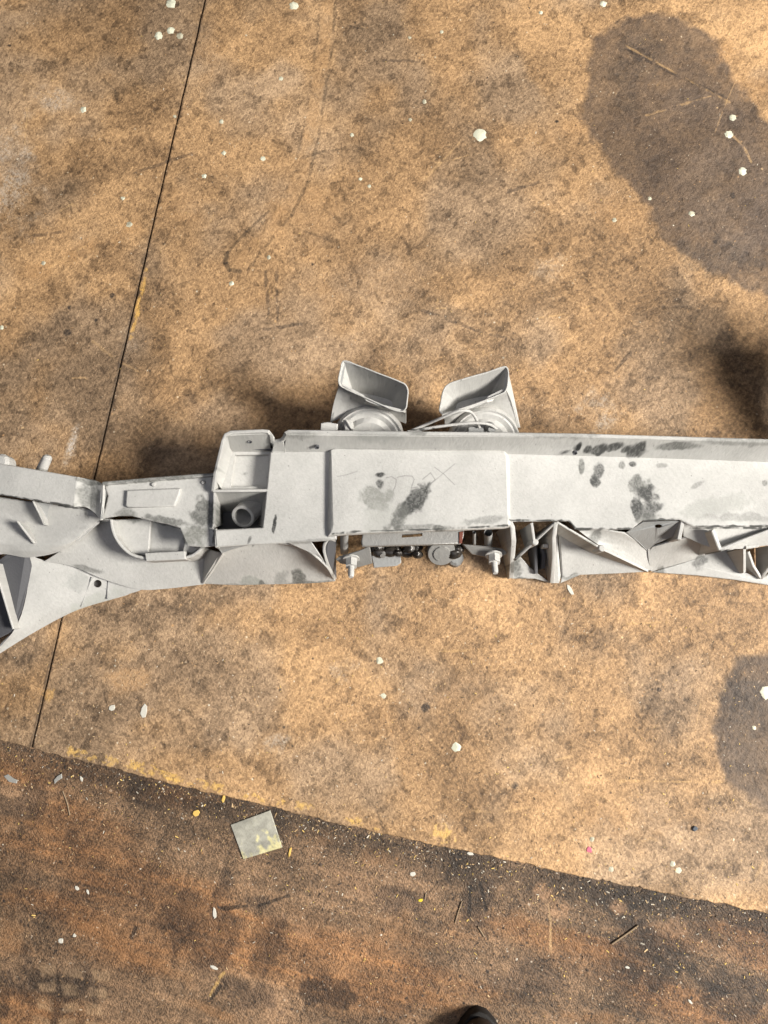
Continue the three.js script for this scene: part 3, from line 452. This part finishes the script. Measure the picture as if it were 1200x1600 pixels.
part('shield_panel', [slab([[866, 820, 0.064], [872, 823, 0.063], [872, 848, 0.046], [876.5, 900, 0.017], [874, 911, 0.0145], [862, 911, 0.0145]], 0.003),
  slab([[872.6, 820, 0.064], [936, 858, 0.042], [1014, 893, 0.017], [960, 896, 0.0145], [907, 898, 0.0145], [893, 904, 0.0145], [876, 911, 0.0145], [878, 900, 0.017], [873.6, 848, 0.046]], 0.003)]);
part('diagonal_rib', wall([[871, 816, 0.121], [905, 836, 0.114], [940, 857, 0.094], [978, 875, 0.06], [1013, 892, 0.024]], (t) => 0.05 - 0.04 * t, 0.0032));
part('rib_knot', lathe([[0, 0.003], [0.004, 0.0025], [0.005, 0], [0.005, -0.03]], [940, 857, 0.097], [0, 1, 0], 16));
part('rib_face', patch([[[890, 818, 0.119], [943, 828, 0.116], [976, 834, 0.106]], [[936, 852, 0.096], [975, 858, 0.074], [1014, 861, 0.054]], [[1008, 889, 0.028], [1015, 891, 0.022], [1024, 892, 0.02]]], 14, 12));
part('hooked_tab', slab([[978, 832, 0.106], [1004, 815, 0.119], [1062, 813, 0.119], [1064, 822, 0.112], [1056, 837, 0.1], [1024, 850, 0.078], [1014, 863, 0.054], [996, 846, 0.084]], 0.003, 0.0012, 0.0012, [ell(1029, 822, 0.112, 6, 3)]), scuffed);
part('sloped_web', patch([[[1012, 857, 0.062], [1066, 842, 0.085], [1114, 828, 0.104]], [[1014, 877, 0.04], [1072, 862, 0.05], [1116, 846, 0.062]], [[1018, 893, 0.018], [1074, 877, 0.022], [1118, 862, 0.03]]], 10, 8));
part('web_rib', wall([[1067, 814, 0.122], [1061, 843, 0.112]], 0.05, 0.0062));
part('web_rib', wall([[1114, 828, 0.121], [1126, 859, 0.106]], 0.02, 0.0056));
part('web_rib', wall([[1126, 859, 0.106], [1160, 845, 0.11], [1200, 830, 0.113], [1330, 800, 0.113]], 0.05, 0.0052));
part('upper_web', patch([[[1068, 815, 0.11], [1200, 815, 0.11], [1330, 815, 0.11]], [[1068, 838, 0.09], [1126, 858, 0.086], [1330, 828, 0.092]]], 10, 4));
part('sill_panel', slab([[1018, 894, 0.0145], [1070, 878, 0.02], [1118, 861, 0.028], [1148, 856, 0.03], [1162, 893, 0.018], [1190, 904, 0.0145], [1206, 893, 0.018], [1330, 876, 0.024], [1330, 930, 0.0145], [1200, 914, 0.0145], [1150, 906, 0.0145], [1090, 899, 0.0145]], 0.003));
part('opening_rib', wall([[1164, 856, 0.085], [1164, 894, 0.03]], 0.004, 0.0048)); part('opening_rib', wall([[1166, 855, 0.09], [1186, 852, 0.09]], 0.05, 0.005));
part('opening_rib', wall([[1170, 862, 0.06], [1178, 884, 0.04], [1190, 903, 0.022]], 0.004, 0.004)); part('opening_rib', wall([[1216, 850, 0.07], [1204, 885, 0.045], [1190, 904, 0.022]], 0.004, 0.0046));
// far end of the beam: the headlamp bracket standing past the right edge
const up = (px, py, h) => at(px, py, 0).setY(h);
part('headlamp_bracket', [patch([[up(1330, 745, 0.11), up(1340, 880, 0.11)], [up(1310, 690, 0.2), up(1400, 800, 0.2)], [up(1320, 575, 0.27), up(1500, 590, 0.27)]], 10, 12, 0.004), wall([up(1330, 745, 0.11), up(1310, 690, 0.2), up(1320, 575, 0.27)], 0.1, 0.004, 10)]);

// hood latch with its bolts
const latch = sub('hood_latch');
part('latch_plate', slab(hh([[567, 831], [726, 828], [724, 840], [720, 850], [640, 852], [566, 854], [564, 846]], 0.088), 0.012, 0.002, 0.002, [hh([[628, 835], [660, 833], [660, 838], [628, 840]], 0.088)]), steel, latch);
part('rust_edge', slab(hh([[717, 831], [724, 830], [722, 849], [717, 849]], 0.0895), 0.004, 0.001), new THREE.MeshStandardMaterial({ color: 0x6b3a2c, roughness: 0.8 }), latch);
part('mounting_ear', slab([[524, 874, 0.05], [530, 869, 0.052], [560, 860, 0.06], [578, 852, 0.066], [582, 880, 0.05], [560, 886, 0.044], [532, 880, 0.046]], 0.004, 0.0015), steel, latch);
part('mounting_ear', slab([[722, 850, 0.062], [760, 853, 0.062], [786, 857, 0.06], [793, 863, 0.058], [789, 868, 0.056], [762, 870, 0.054], [738, 866, 0.054]], 0.004, 0.0015), steel, latch);
part('lower_tab', slab(hh([[580, 868], [626, 867], [627, 879], [620, 884], [584, 887]], 0.034), 0.004, 0.0015), scuffed, latch);
part('side_cheek', lathe([[0, 0.006], [0.008, 0.005], [0.012, 0.001], [0.013, -0.02]], [712, 872, 0.034], [0, 1, 0], 20), scuffed, latch);
const G = []; for (let k = 0; k < 26; k++) { const g = new THREE.IcosahedronGeometry(0.004 + rnd() * 0.007, 1); g.scale(1.2, 0.8, 0.9); const p = at(585 + rnd() * 130, 854 + rnd() * 9 + (k % 3) * 2, 0.045 + rnd() * 0.025); g.translate(p.x, p.y, p.z); G.push(toCreasedNormals(g, 1.2)); }
part('greasy_mechanism', G, grease, latch);
part('spring_disc', lathe([[0, 0.004], [0.012, 0.004], [0.013, 0.002], [0.02, 0.0015], [0.021, -0.001], [0.021, -0.006]], [690, 864, 0.066], [0.05, 0.8, 0.55], 26), steel, latch);
part('pivot_stud', lathe([[0, 0.005], [0.004, 0.004], [0.0045, -0.006]], [598, 866, 0.06], [0, 0.7, 0.7], 14), steel, latch);
for (const x of [538, 741, 763]) part('guide_rod', tube([[x, 832, 0.1], [x, 846, 0.06], [x, 862, 0.02]], x === 741 ? 0.0024 : 0.006, 6, 10), scuffed, latch);
for (const [x, y, b] of [[549, 880, 0.056], [772, 874, 0.066]]) {
  const ax = [0, 0.42, 0.9];
  const hex = new THREE.CylinderGeometry(0.0092, 0.0092, 0.012, 6).toNonIndexed(); hex.applyQuaternion(new THREE.Quaternion().setFromUnitVectors(new THREE.Vector3(0, 1, 0), new THREE.Vector3(...ax).normalize())); const p = at(x, y, b); hex.translate(p.x, p.y, p.z);
  part('bolt', [toCreasedNormals(hex, 0.3), lathe([[0.0125, -0.008], [0.0125, -0.006], [0, -0.006]], [x, y, b], ax, 22), lathe([[0.0046, 0.004], [0.0046, 0.02], [0.0034, 0.0235], [0, 0.0235]], [x, y, b], ax, 16)], paint, latch);
}

// horns
function horn(rim, inner, disc, r, axis, cable) {
  const g = sub('horn');
  const ring = (pts) => pts.map(W);
  const n_ = rim.length, lowY = Math.max(...rim.map((p) => p[1])), R0 = ring(rim), R1 = ring(inner.map(([x, y], i) => [x, y + (lowY - y) * 0.45 + (rim[i][1] - y) * 0.15, 0.112])), n = R0.length, cen = R1.reduce((s, v) => s.add(v), new THREE.Vector3()).divideScalar(n), T = [];
  const out0 = R0.map((v) => v.clone()), c0 = R0.reduce((s, v) => s.add(v), new THREE.Vector3()).divideScalar(n);
  const grow = (v, c, d) => { const e = v.clone().sub(c); const l = e.length(); return v.clone().addScaledVector(e, d / l); };
  const O0 = R0.map((v) => grow(v, c0, 0.0016)), O1 = R1.map((v) => grow(v, cen, 0.003)).map((v) => v.setY(v.y - 0.002));
  for (const k of Array(n).keys()) { const j = (k + 1) % n, q = (a, b, c, d) => T.push(a, b, c, a, c, d); q(R0[k], R1[k], R1[j], R0[j]); q(R0[k], R0[j], O0[j], O0[k]); q(O0[k], O0[j], O1[j], O1[k]); T.push(R1[k], cen, R1[j], O1[k], O1[j], cen.clone().setY(cen.y - 0.003)); }
  part('trumpet', toCreasedNormals(geo(T), 0.75), paint, g);
  part('rolled_rim', new THREE.TubeGeometry(new THREE.CatmullRomCurve3(R0.map((v, i) => v.clone().lerp(O0[i], 0.5)), true, 'centripetal', 0.2), 90, 0.0011, 8, true), paint, g);
  part('sound_disc', lathe([[0, 0.012], [r * 0.30, 0.012], [r * 0.36, 0.010], [r * 0.40, 0.006], [r * 0.62, 0.0075], [r * 0.70, 0.005], [r * 0.74, 0.001], [r * 0.88, 0.003], [r * 0.94, 0.001], [r * 0.95, -0.006]], disc, axis, 56), paint, g);
  part('disc_rim', lathe([[r * 0.93, -0.004], [r * 0.95, 0.002], [r, 0.003], [r * 1.04, 0], [r * 1.05, -0.008], [r * 1.02, -0.03], [r * 0.9, -0.055], [r * 0.6, -0.07], [0, -0.072]], disc, axis, 56), paint, g);
  return g;
}
const hornL = horn(
  [[537, 565, 0.178], [560, 572, 0.178], [590, 584, 0.178], [622, 596, 0.178], [632, 601, 0.177], [636, 609, 0.175], [635, 626, 0.168], [633, 638, 0.163], [628, 642, 0.161], [615, 640, 0.161], [590, 629, 0.161], [560, 616, 0.162], [540, 607, 0.164], [532, 602, 0.166], [530, 594, 0.169], [533, 578, 0.174]],
  [[552, 598, 0.12], [568, 600, 0.12], [588, 605, 0.118], [604, 612, 0.118], [610, 616, 0.12], [613, 620, 0.12], [613, 628, 0.12], [612, 634, 0.12], [610, 637, 0.12], [600, 634, 0.12], [584, 628, 0.12], [566, 623, 0.12], [556, 618, 0.12], [551, 615, 0.12], [550, 610, 0.12], [550, 604, 0.12]],
  [576, 690, 0.098], 0.05, [-0.02, 0.86, 0.5]);
part('neck', patch([[[531, 600, 0.163], [580, 626, 0.159], [632, 641, 0.16]], [[522, 628, 0.132], [575, 630, 0.13], [634, 644, 0.13]], [[516, 660, 0.1], [574, 640, 0.11], [634, 662, 0.1]]], 16, 10, 0.003), paint, hornL);
part('neck_side', patch([[[537, 566, 0.174], [531, 600, 0.163]], [[526, 610, 0.12], [522, 628, 0.13]], [[513, 668, 0.09], [516, 662, 0.1]]], 6, 8, 0.003), scuffed, hornL);
part('terminal', [slab(hh([[501, 661], [512, 659], [528, 662], [527, 673], [500, 674]], 0.135), 0.02, 0.0015), slab(hh([[536, 655], [548, 654], [552, 660], [551, 676], [538, 677]], 0.14), 0.025, 0.003), wall([[541, 656, 0.146], [550, 671, 0.143]], 0.11, 0.003)], paint, hornL);
const hornR = horn(
  [[790, 574, 0.178], [793, 580, 0.176], [793, 592, 0.171], [791, 606, 0.166], [787, 613, 0.164], [778, 617, 0.163], [755, 626, 0.162], [730, 635, 0.161], [705, 643, 0.161], [692, 646, 0.161], [688, 642, 0.162], [690, 628, 0.167], [694, 610, 0.175], [700, 602, 0.177], [725, 593, 0.178], [760, 583, 0.178]],
  [[766, 600, 0.12], [769, 603, 0.12], [769, 609, 0.12], [768, 617, 0.12], [766, 620, 0.12], [760, 622, 0.12], [748, 627, 0.12], [734, 632, 0.12], [720, 637, 0.12], [713, 638, 0.12], [711, 636, 0.12], [712, 630, 0.12], [714, 622, 0.12], [718, 617, 0.118], [732, 611, 0.118], [750, 605, 0.12]],
  [757, 692, 0.1], 0.05, [0.02, 0.86, 0.5]);
part('neck', patch([[[690, 646, 0.159], [740, 633, 0.159], [790, 609, 0.163]], [[694, 652, 0.13], [745, 634, 0.13], [800, 626, 0.13]], [[696, 668, 0.1], [752, 640, 0.11], [812, 668, 0.1]]], 16, 10, 0.003), paint, hornR);
part('neck_side', patch([[[793, 576, 0.174], [791, 609, 0.163]], [[802, 615, 0.13], [799, 628, 0.13]], [[813, 668, 0.09], [810, 668, 0.1]]], 6, 8, 0.003), paint, hornR);
part('terminal', [slab(hh([[731, 667], [748, 664], [757, 669], [756, 678], [731, 678]], 0.136), 0.02, 0.002), lathe([[0, 0.004], [0.005, 0.004], [0.007, 0], [0.007, -0.02]], [768, 670, 0.138], [0, 0.9, 0.4], 14)], scuffed, hornR);
part('wire', tube([[640, 674, 0.148], [664, 664, 0.154], [692, 652, 0.17], [718, 642, 0.176], [734, 643, 0.17], [743, 653, 0.155], [749, 668, 0.138]], 0.0021, 50), paint, hornR);
part('wire', tube([[642, 674, 0.149], [670, 669, 0.154], [705, 664, 0.158], [742, 661, 0.158], [764, 663, 0.152], [776, 670, 0.14]], 0.0021, 50), paint, hornR);
part('crimp', slab(hh([[636, 672], [658, 673], [668, 677], [640, 678]], 0.1545), 0.004, 0.001), paint, hornR);

// ------------------------------------------------------------------ loose things on the floor
function loose(name, pts, hBase, t, m, label, category, group, bev = 0.0006, tilt = 0) {
  const c = pts.reduce((s, p) => [s[0] + p[0] / pts.length, s[1] + p[1] / pts.length], [0, 0]), o = at(c[0], c[1], hBase);
  const g = slab(pts.map(([x, y]) => [x, y, hBase + t]), t, bev); g.translate(-o.x, -o.y, -o.z);
  const uv = new Float32Array(g.attributes.position.count * 2); for (let i = 0; i < uv.length / 2; i++) { uv[i * 2] = g.attributes.position.getX(i) / 0.1 + 0.5; uv[i * 2 + 1] = g.attributes.position.getZ(i) / 0.1 + 0.5; } g.setAttribute('uv', new THREE.BufferAttribute(uv, 2));
  const k = lit(new THREE.Mesh(g, m)); k.name = name; k.position.copy(o); k.rotation.z = tilt; k.userData = { label, category }; if (group) k.userData.group = group; scene.add(k); return k;
}
const plateSurf = new Surf(-0.05, -0.05, 0.1, 0.1, 256, 256, 0);
plateSurf.fill((x, z) => { const n = fbm(x * 90 + 2, z * 90, 4), f = vn(x * 900, z * 900), l = 158 + (n - 0.5) * 70 + (f - 0.5) * 16, y = ss(0.5, 0.68, fbm(x * 60 + z * 20 + 7, z * 70 - x * 40, 4)) * ss(-0.02, 0.02, z + x * 0.6 + 0.012); return [l + y * 50, l * 0.98 + y * 44, l * 0.9 + y * 8, 0.5 + (n - 0.5) * 0.3]; });
loose('metal_plate', [[360, 1289], [422, 1266], [441, 1324], [380, 1343]], -0.005, 0.0028, new THREE.MeshStandardMaterial({ ...plateSurf.maps(), bumpScale: 0.0004, roughness: 0.5 }), 'small square grey metal plate scuffed and smeared with pale yellow dust', 'plate', null, 0.0007, 0.02);
const scrapMat = new THREE.MeshStandardMaterial({ color: 0x9c9a94, roughness: 0.8 }), chipMat = new THREE.MeshStandardMaterial({ color: 0xc6c2b6, roughness: 0.7 }), tanMat = new THREE.MeshStandardMaterial({ color: 0xd9b25e, roughness: 0.8 }), pinkMat = new THREE.MeshStandardMaterial({ color: 0xc8627a, roughness: 0.6 }), blueMat = new THREE.MeshStandardMaterial({ color: 0x4a5058, roughness: 0.7 });
const shard = (x, y, rx, ry, deg, n = 7) => Array.from({ length: n }, (_, i) => { const a = i / n * 6.2832, r = 0.75 + 0.5 * rnd(), A = deg * Math.PI / 180, u = rx * r * Math.cos(a), v = ry * r * Math.sin(a); return [x + u * Math.cos(A) - v * Math.sin(A), y + u * Math.sin(A) + v * Math.cos(A)]; });
for (const [x, y, rx, ry, d, what] of [[225, 1111, 5, 10, 10, 'long pale paint flake on the plywood between the panel joint and its worn edge'], [175, 1106, 5, 5, 0, 'small round pale paint flake beside the long flake on the plywood'], [891, 922, 4, 10, -25, 'slim white paint flake just below the cell wall of the car part']]) loose('paint_flake', shard(x, y, rx, ry, d), 0, 0.0012, chipMat, what, 'paint flake', 'pale flakes on the upper plywood');
for (const [x, y, rx, ry, d] of [[335, 1427, 3.5, 8, -5], [95, 1470, 4, 4, 0], [120, 1388, 3, 4, -30], [137, 1394, 2, 4, -20], [116, 1462, 2.5, 3, 0], [127, 1217, 2.5, 4, -20], [735, 1334, 5, 3, 20], [645, 1366, 4, 4, 0], [334, 1512, 7, 2.5, 20], [1079, 1566, 5, 2, 40], [980, 1512, 4, 2, 10]]) loose('paint_flake', shard(x, y, rx, ry, d), -0.005, 0.0012, chipMat, 'tiny white flake lying on the dirty lower board', 'paint flake', 'white flakes on the lower board');
loose('paper_scrap', [[5, 1213], [12, 1210], [20, 1216], [27, 1219], [26, 1224], [14, 1222]], -0.005, 0.002, scrapMat, 'curled grey scrap lying on the lower board near the plywood joint', 'scrap', null, 0.0006, 0.1);
loose('paper_scrap', [[84, 1219], [89, 1213], [96, 1209], [97, 1216], [90, 1220], [85, 1225]], -0.005, 0.002, scrapMat, 'forked grey scrap on the lower board beside the curved splinter', 'scrap', null, 0.0006, 0.1);
loose('pink_chip', shard(921, 1328, 5, 5, 0), 0, 0.001, pinkMat, 'small pink chip on the plywood', 'chip');
loose('grit_stone', shard(1087, 1295, 5, 4, 0), 0, 0.003, blueMat, 'small dark blue-grey stone on the plywood', 'stone', null, 0.0015);
loose('yellow_fleck', shard(657, 1407, 4, 3, 0), -0.005, 0.001, new THREE.MeshStandardMaterial({ color: 0xd8c030, roughness: 0.7 }), 'bright yellow fleck lying on the lower board beside a thin nail', 'fleck');
for (const [x, y, rx, ry, d, what] of [[306, 1270, 5, 5, 0, 'round yellow wood chip on the dirt below the plywood edge'], [349, 1247, 2.5, 8, 10, 'upright yellow wood chip against the plywood edge above the metal plate'], [453, 1331, 2, 8, 8, 'thin yellow wood chip close beside the metal plate corner']]) loose('wood_chip', shard(x, y, rx, ry, d), -0.005, 0.0018, tanMat, what, 'wood chip', 'yellow wood chips by the metal plate');
const splM = new THREE.MeshStandardMaterial({ color: 0x8c7860, roughness: 0.85 }), darkSpl = new THREE.MeshStandardMaterial({ color: 0x4a3c30, roughness: 0.85 });
function splinter(pts, r, m, label, name = 'splinter') { const o = at(pts[0][0], pts[0][1], -0.005), g = new THREE.TubeGeometry(new THREE.CatmullRomCurve3(pts.map(([x, y]) => at(x, y, -0.005 + r))), 14, r, 6); g.translate(-o.x, -o.y, -o.z); const k = lit(new THREE.Mesh(g, m)); k.name = name; k.position.copy(o); k.userData = { label, category: 'splinter' }; scene.add(k); }
splinter([[956, 1475], [975, 1462], [997, 1446]], 0.0014, splM, 'straight grey-brown splinter on the dirt of the lower board');
splinter([[98, 1236], [105, 1255], [109, 1274]], 0.001, splM, 'thin curved splinter on the lower board below the scraps');
splinter([[722, 1408], [716, 1425], [711, 1442]], 0.001, splM, 'pale thin splinter beside dark scratches on the lower board');
splinter([[747, 1448], [752, 1456], [757, 1464]], 0.0012, splM, 'short pale splinter below the dark scratches on the lower board');
splinter([[665, 1396], [664, 1405]], 0.001, splM, 'tiny upright nail-like sliver beside the yellow fleck', 'splinter');

// sawdust and grit, far too many to count
{
  const L = [], tmp = new THREE.BoxGeometry(1, 1, 1).toNonIndexed(); tmp.deleteAttribute('uv');
  const cols = [[0.50, 0.33, 0.17], [0.56, 0.40, 0.22], [0.42, 0.28, 0.16], [0.6, 0.54, 0.44], [0.09, 0.065, 0.045], [0.06, 0.045, 0.035], [0.66, 0.46, 0.14]];
  const add = (px, py, h, s, k) => {
    const g = tmp.clone(), c = cols[k ?? Math.floor(rnd() * cols.length)], p = at(px, py, h);
    g.scale(s * (0.8 + rnd() * 2.2), s * 0.4, s * (0.4 + rnd() * 0.5)); g.rotateZ((rnd() - 0.5) * 0.7); g.rotateY(rnd() * 6.28); g.translate(p.x, p.y + s * 0.15, p.z);
    const a = new Float32Array(g.attributes.position.count * 3), v = 0.75 + rnd() * 0.5; for (let i = 0; i < a.length; i++) a[i] = c[i % 3] * v; g.setAttribute('color', new THREE.BufferAttribute(a, 3)); L.push(g);
  };
  for (let k = 0; k < 2600; k++) { const px = rnd() * 1240 - 20, py = 900 + Math.pow(rnd(), 0.7) * 560; if (py < edgeY(px) - 2) add(px, py, 0, 0.0006 + rnd() * rnd() * 0.0013); }
  for (let k = 0; k < 900; k++) add(rnd() * 1240 - 20, rnd() * 720, 0, 0.0005 + rnd() * rnd() * 0.0011);
  for (let k = 0; k < 2300; k++) { const px = rnd() * 1240 - 20, py = edgeY(px) + 3 + rnd() * rnd() * 330; if (py < 1630) add(px, py, -0.005, 0.0006 + rnd() * rnd() * 0.0017); }
  for (let k = 0; k < 120; k++) { const px = 100 + rnd() * 700; add(px, edgeY(px) + 2 + rnd() * 26, -0.005, 0.0008 + rnd() * 0.0014, [0, 1, 3, 6][Math.floor(rnd() * 4)]); }
  for (let k = 0; k < 700; k++) { const px = rnd() * 1240; add(px, edgeY(px) + rnd() * rnd() * 40, -0.005, 0.001 + rnd() * 0.0016, 4 + Math.floor(rnd() * 2)); }
  const m = lit(new THREE.Mesh(mergeGeometries(L), new THREE.MeshStandardMaterial({ vertexColors: true, roughness: 0.9 })));
  m.name = 'sawdust'; m.userData = { kind: 'stuff', label: 'fine sawdust and dark grit strewn over the floor', category: 'sawdust' }; scene.add(m);
}

// the photographer's shoe, its toe just inside the frame
{
  const o = at(746, 1568, -0.005), shoe = new THREE.Group(); shoe.name = 'shoe'; shoe.position.copy(o); scene.add(shoe);
  shoe.userData = { label: 'toe of a dark brown shoe on the lower board', category: 'shoe' };
  const outline = (s, y) => Array.from({ length: 28 }, (_, i) => { const a = i / 28 * 6.2832, c = Math.cos(a), q = Math.sin(a), w = (q < 0 ? 0.056 : 0.044) * s; return new THREE.Vector3(w * c * (1 - 0.1 * Math.max(0, q)), y, 0.145 + 0.143 * s * q * (q < 0 ? 1 - 0.1 * c * c : 1)); });
  const mk = (name, g, m) => { const k = lit(new THREE.Mesh(g, m)); k.name = name; shoe.add(k); };
  mk('sole', slab(outline(1, 0.02), 0.02, 0.003), new THREE.MeshStandardMaterial({ color: 0x15110e, roughness: 0.8 }));
  const T = [], rings = [[0.96, 0.02], [0.97, 0.035], [0.92, 0.05], [0.8, 0.063], [0.6, 0.072], [0.3, 0.078]].map(([s, y]) => outline(s, y).map((v) => { v.y += Math.max(0, v.z - 0.09) * 0.35 * (1.2 - s); return v; }));
  for (let r = 0; r < rings.length - 1; r++) for (let i = 0; i < 28; i++) { const j = (i + 1) % 28, a = rings[r], b = rings[r + 1]; T.push(a[i], b[i], b[j], a[i], b[j], a[j]); }
  const last = rings[rings.length - 1], c = last.reduce((s, v) => s.add(v), new THREE.Vector3()).divideScalar(28); for (let i = 0; i < 28; i++) T.push(last[i], c, last[(i + 1) % 28]);
  mk('upper', toCreasedNormals(geo(T), 1.2), new THREE.MeshStandardMaterial({ color: 0x241a12, roughness: 0.6 }));
}
renderer.render(scene, camera);
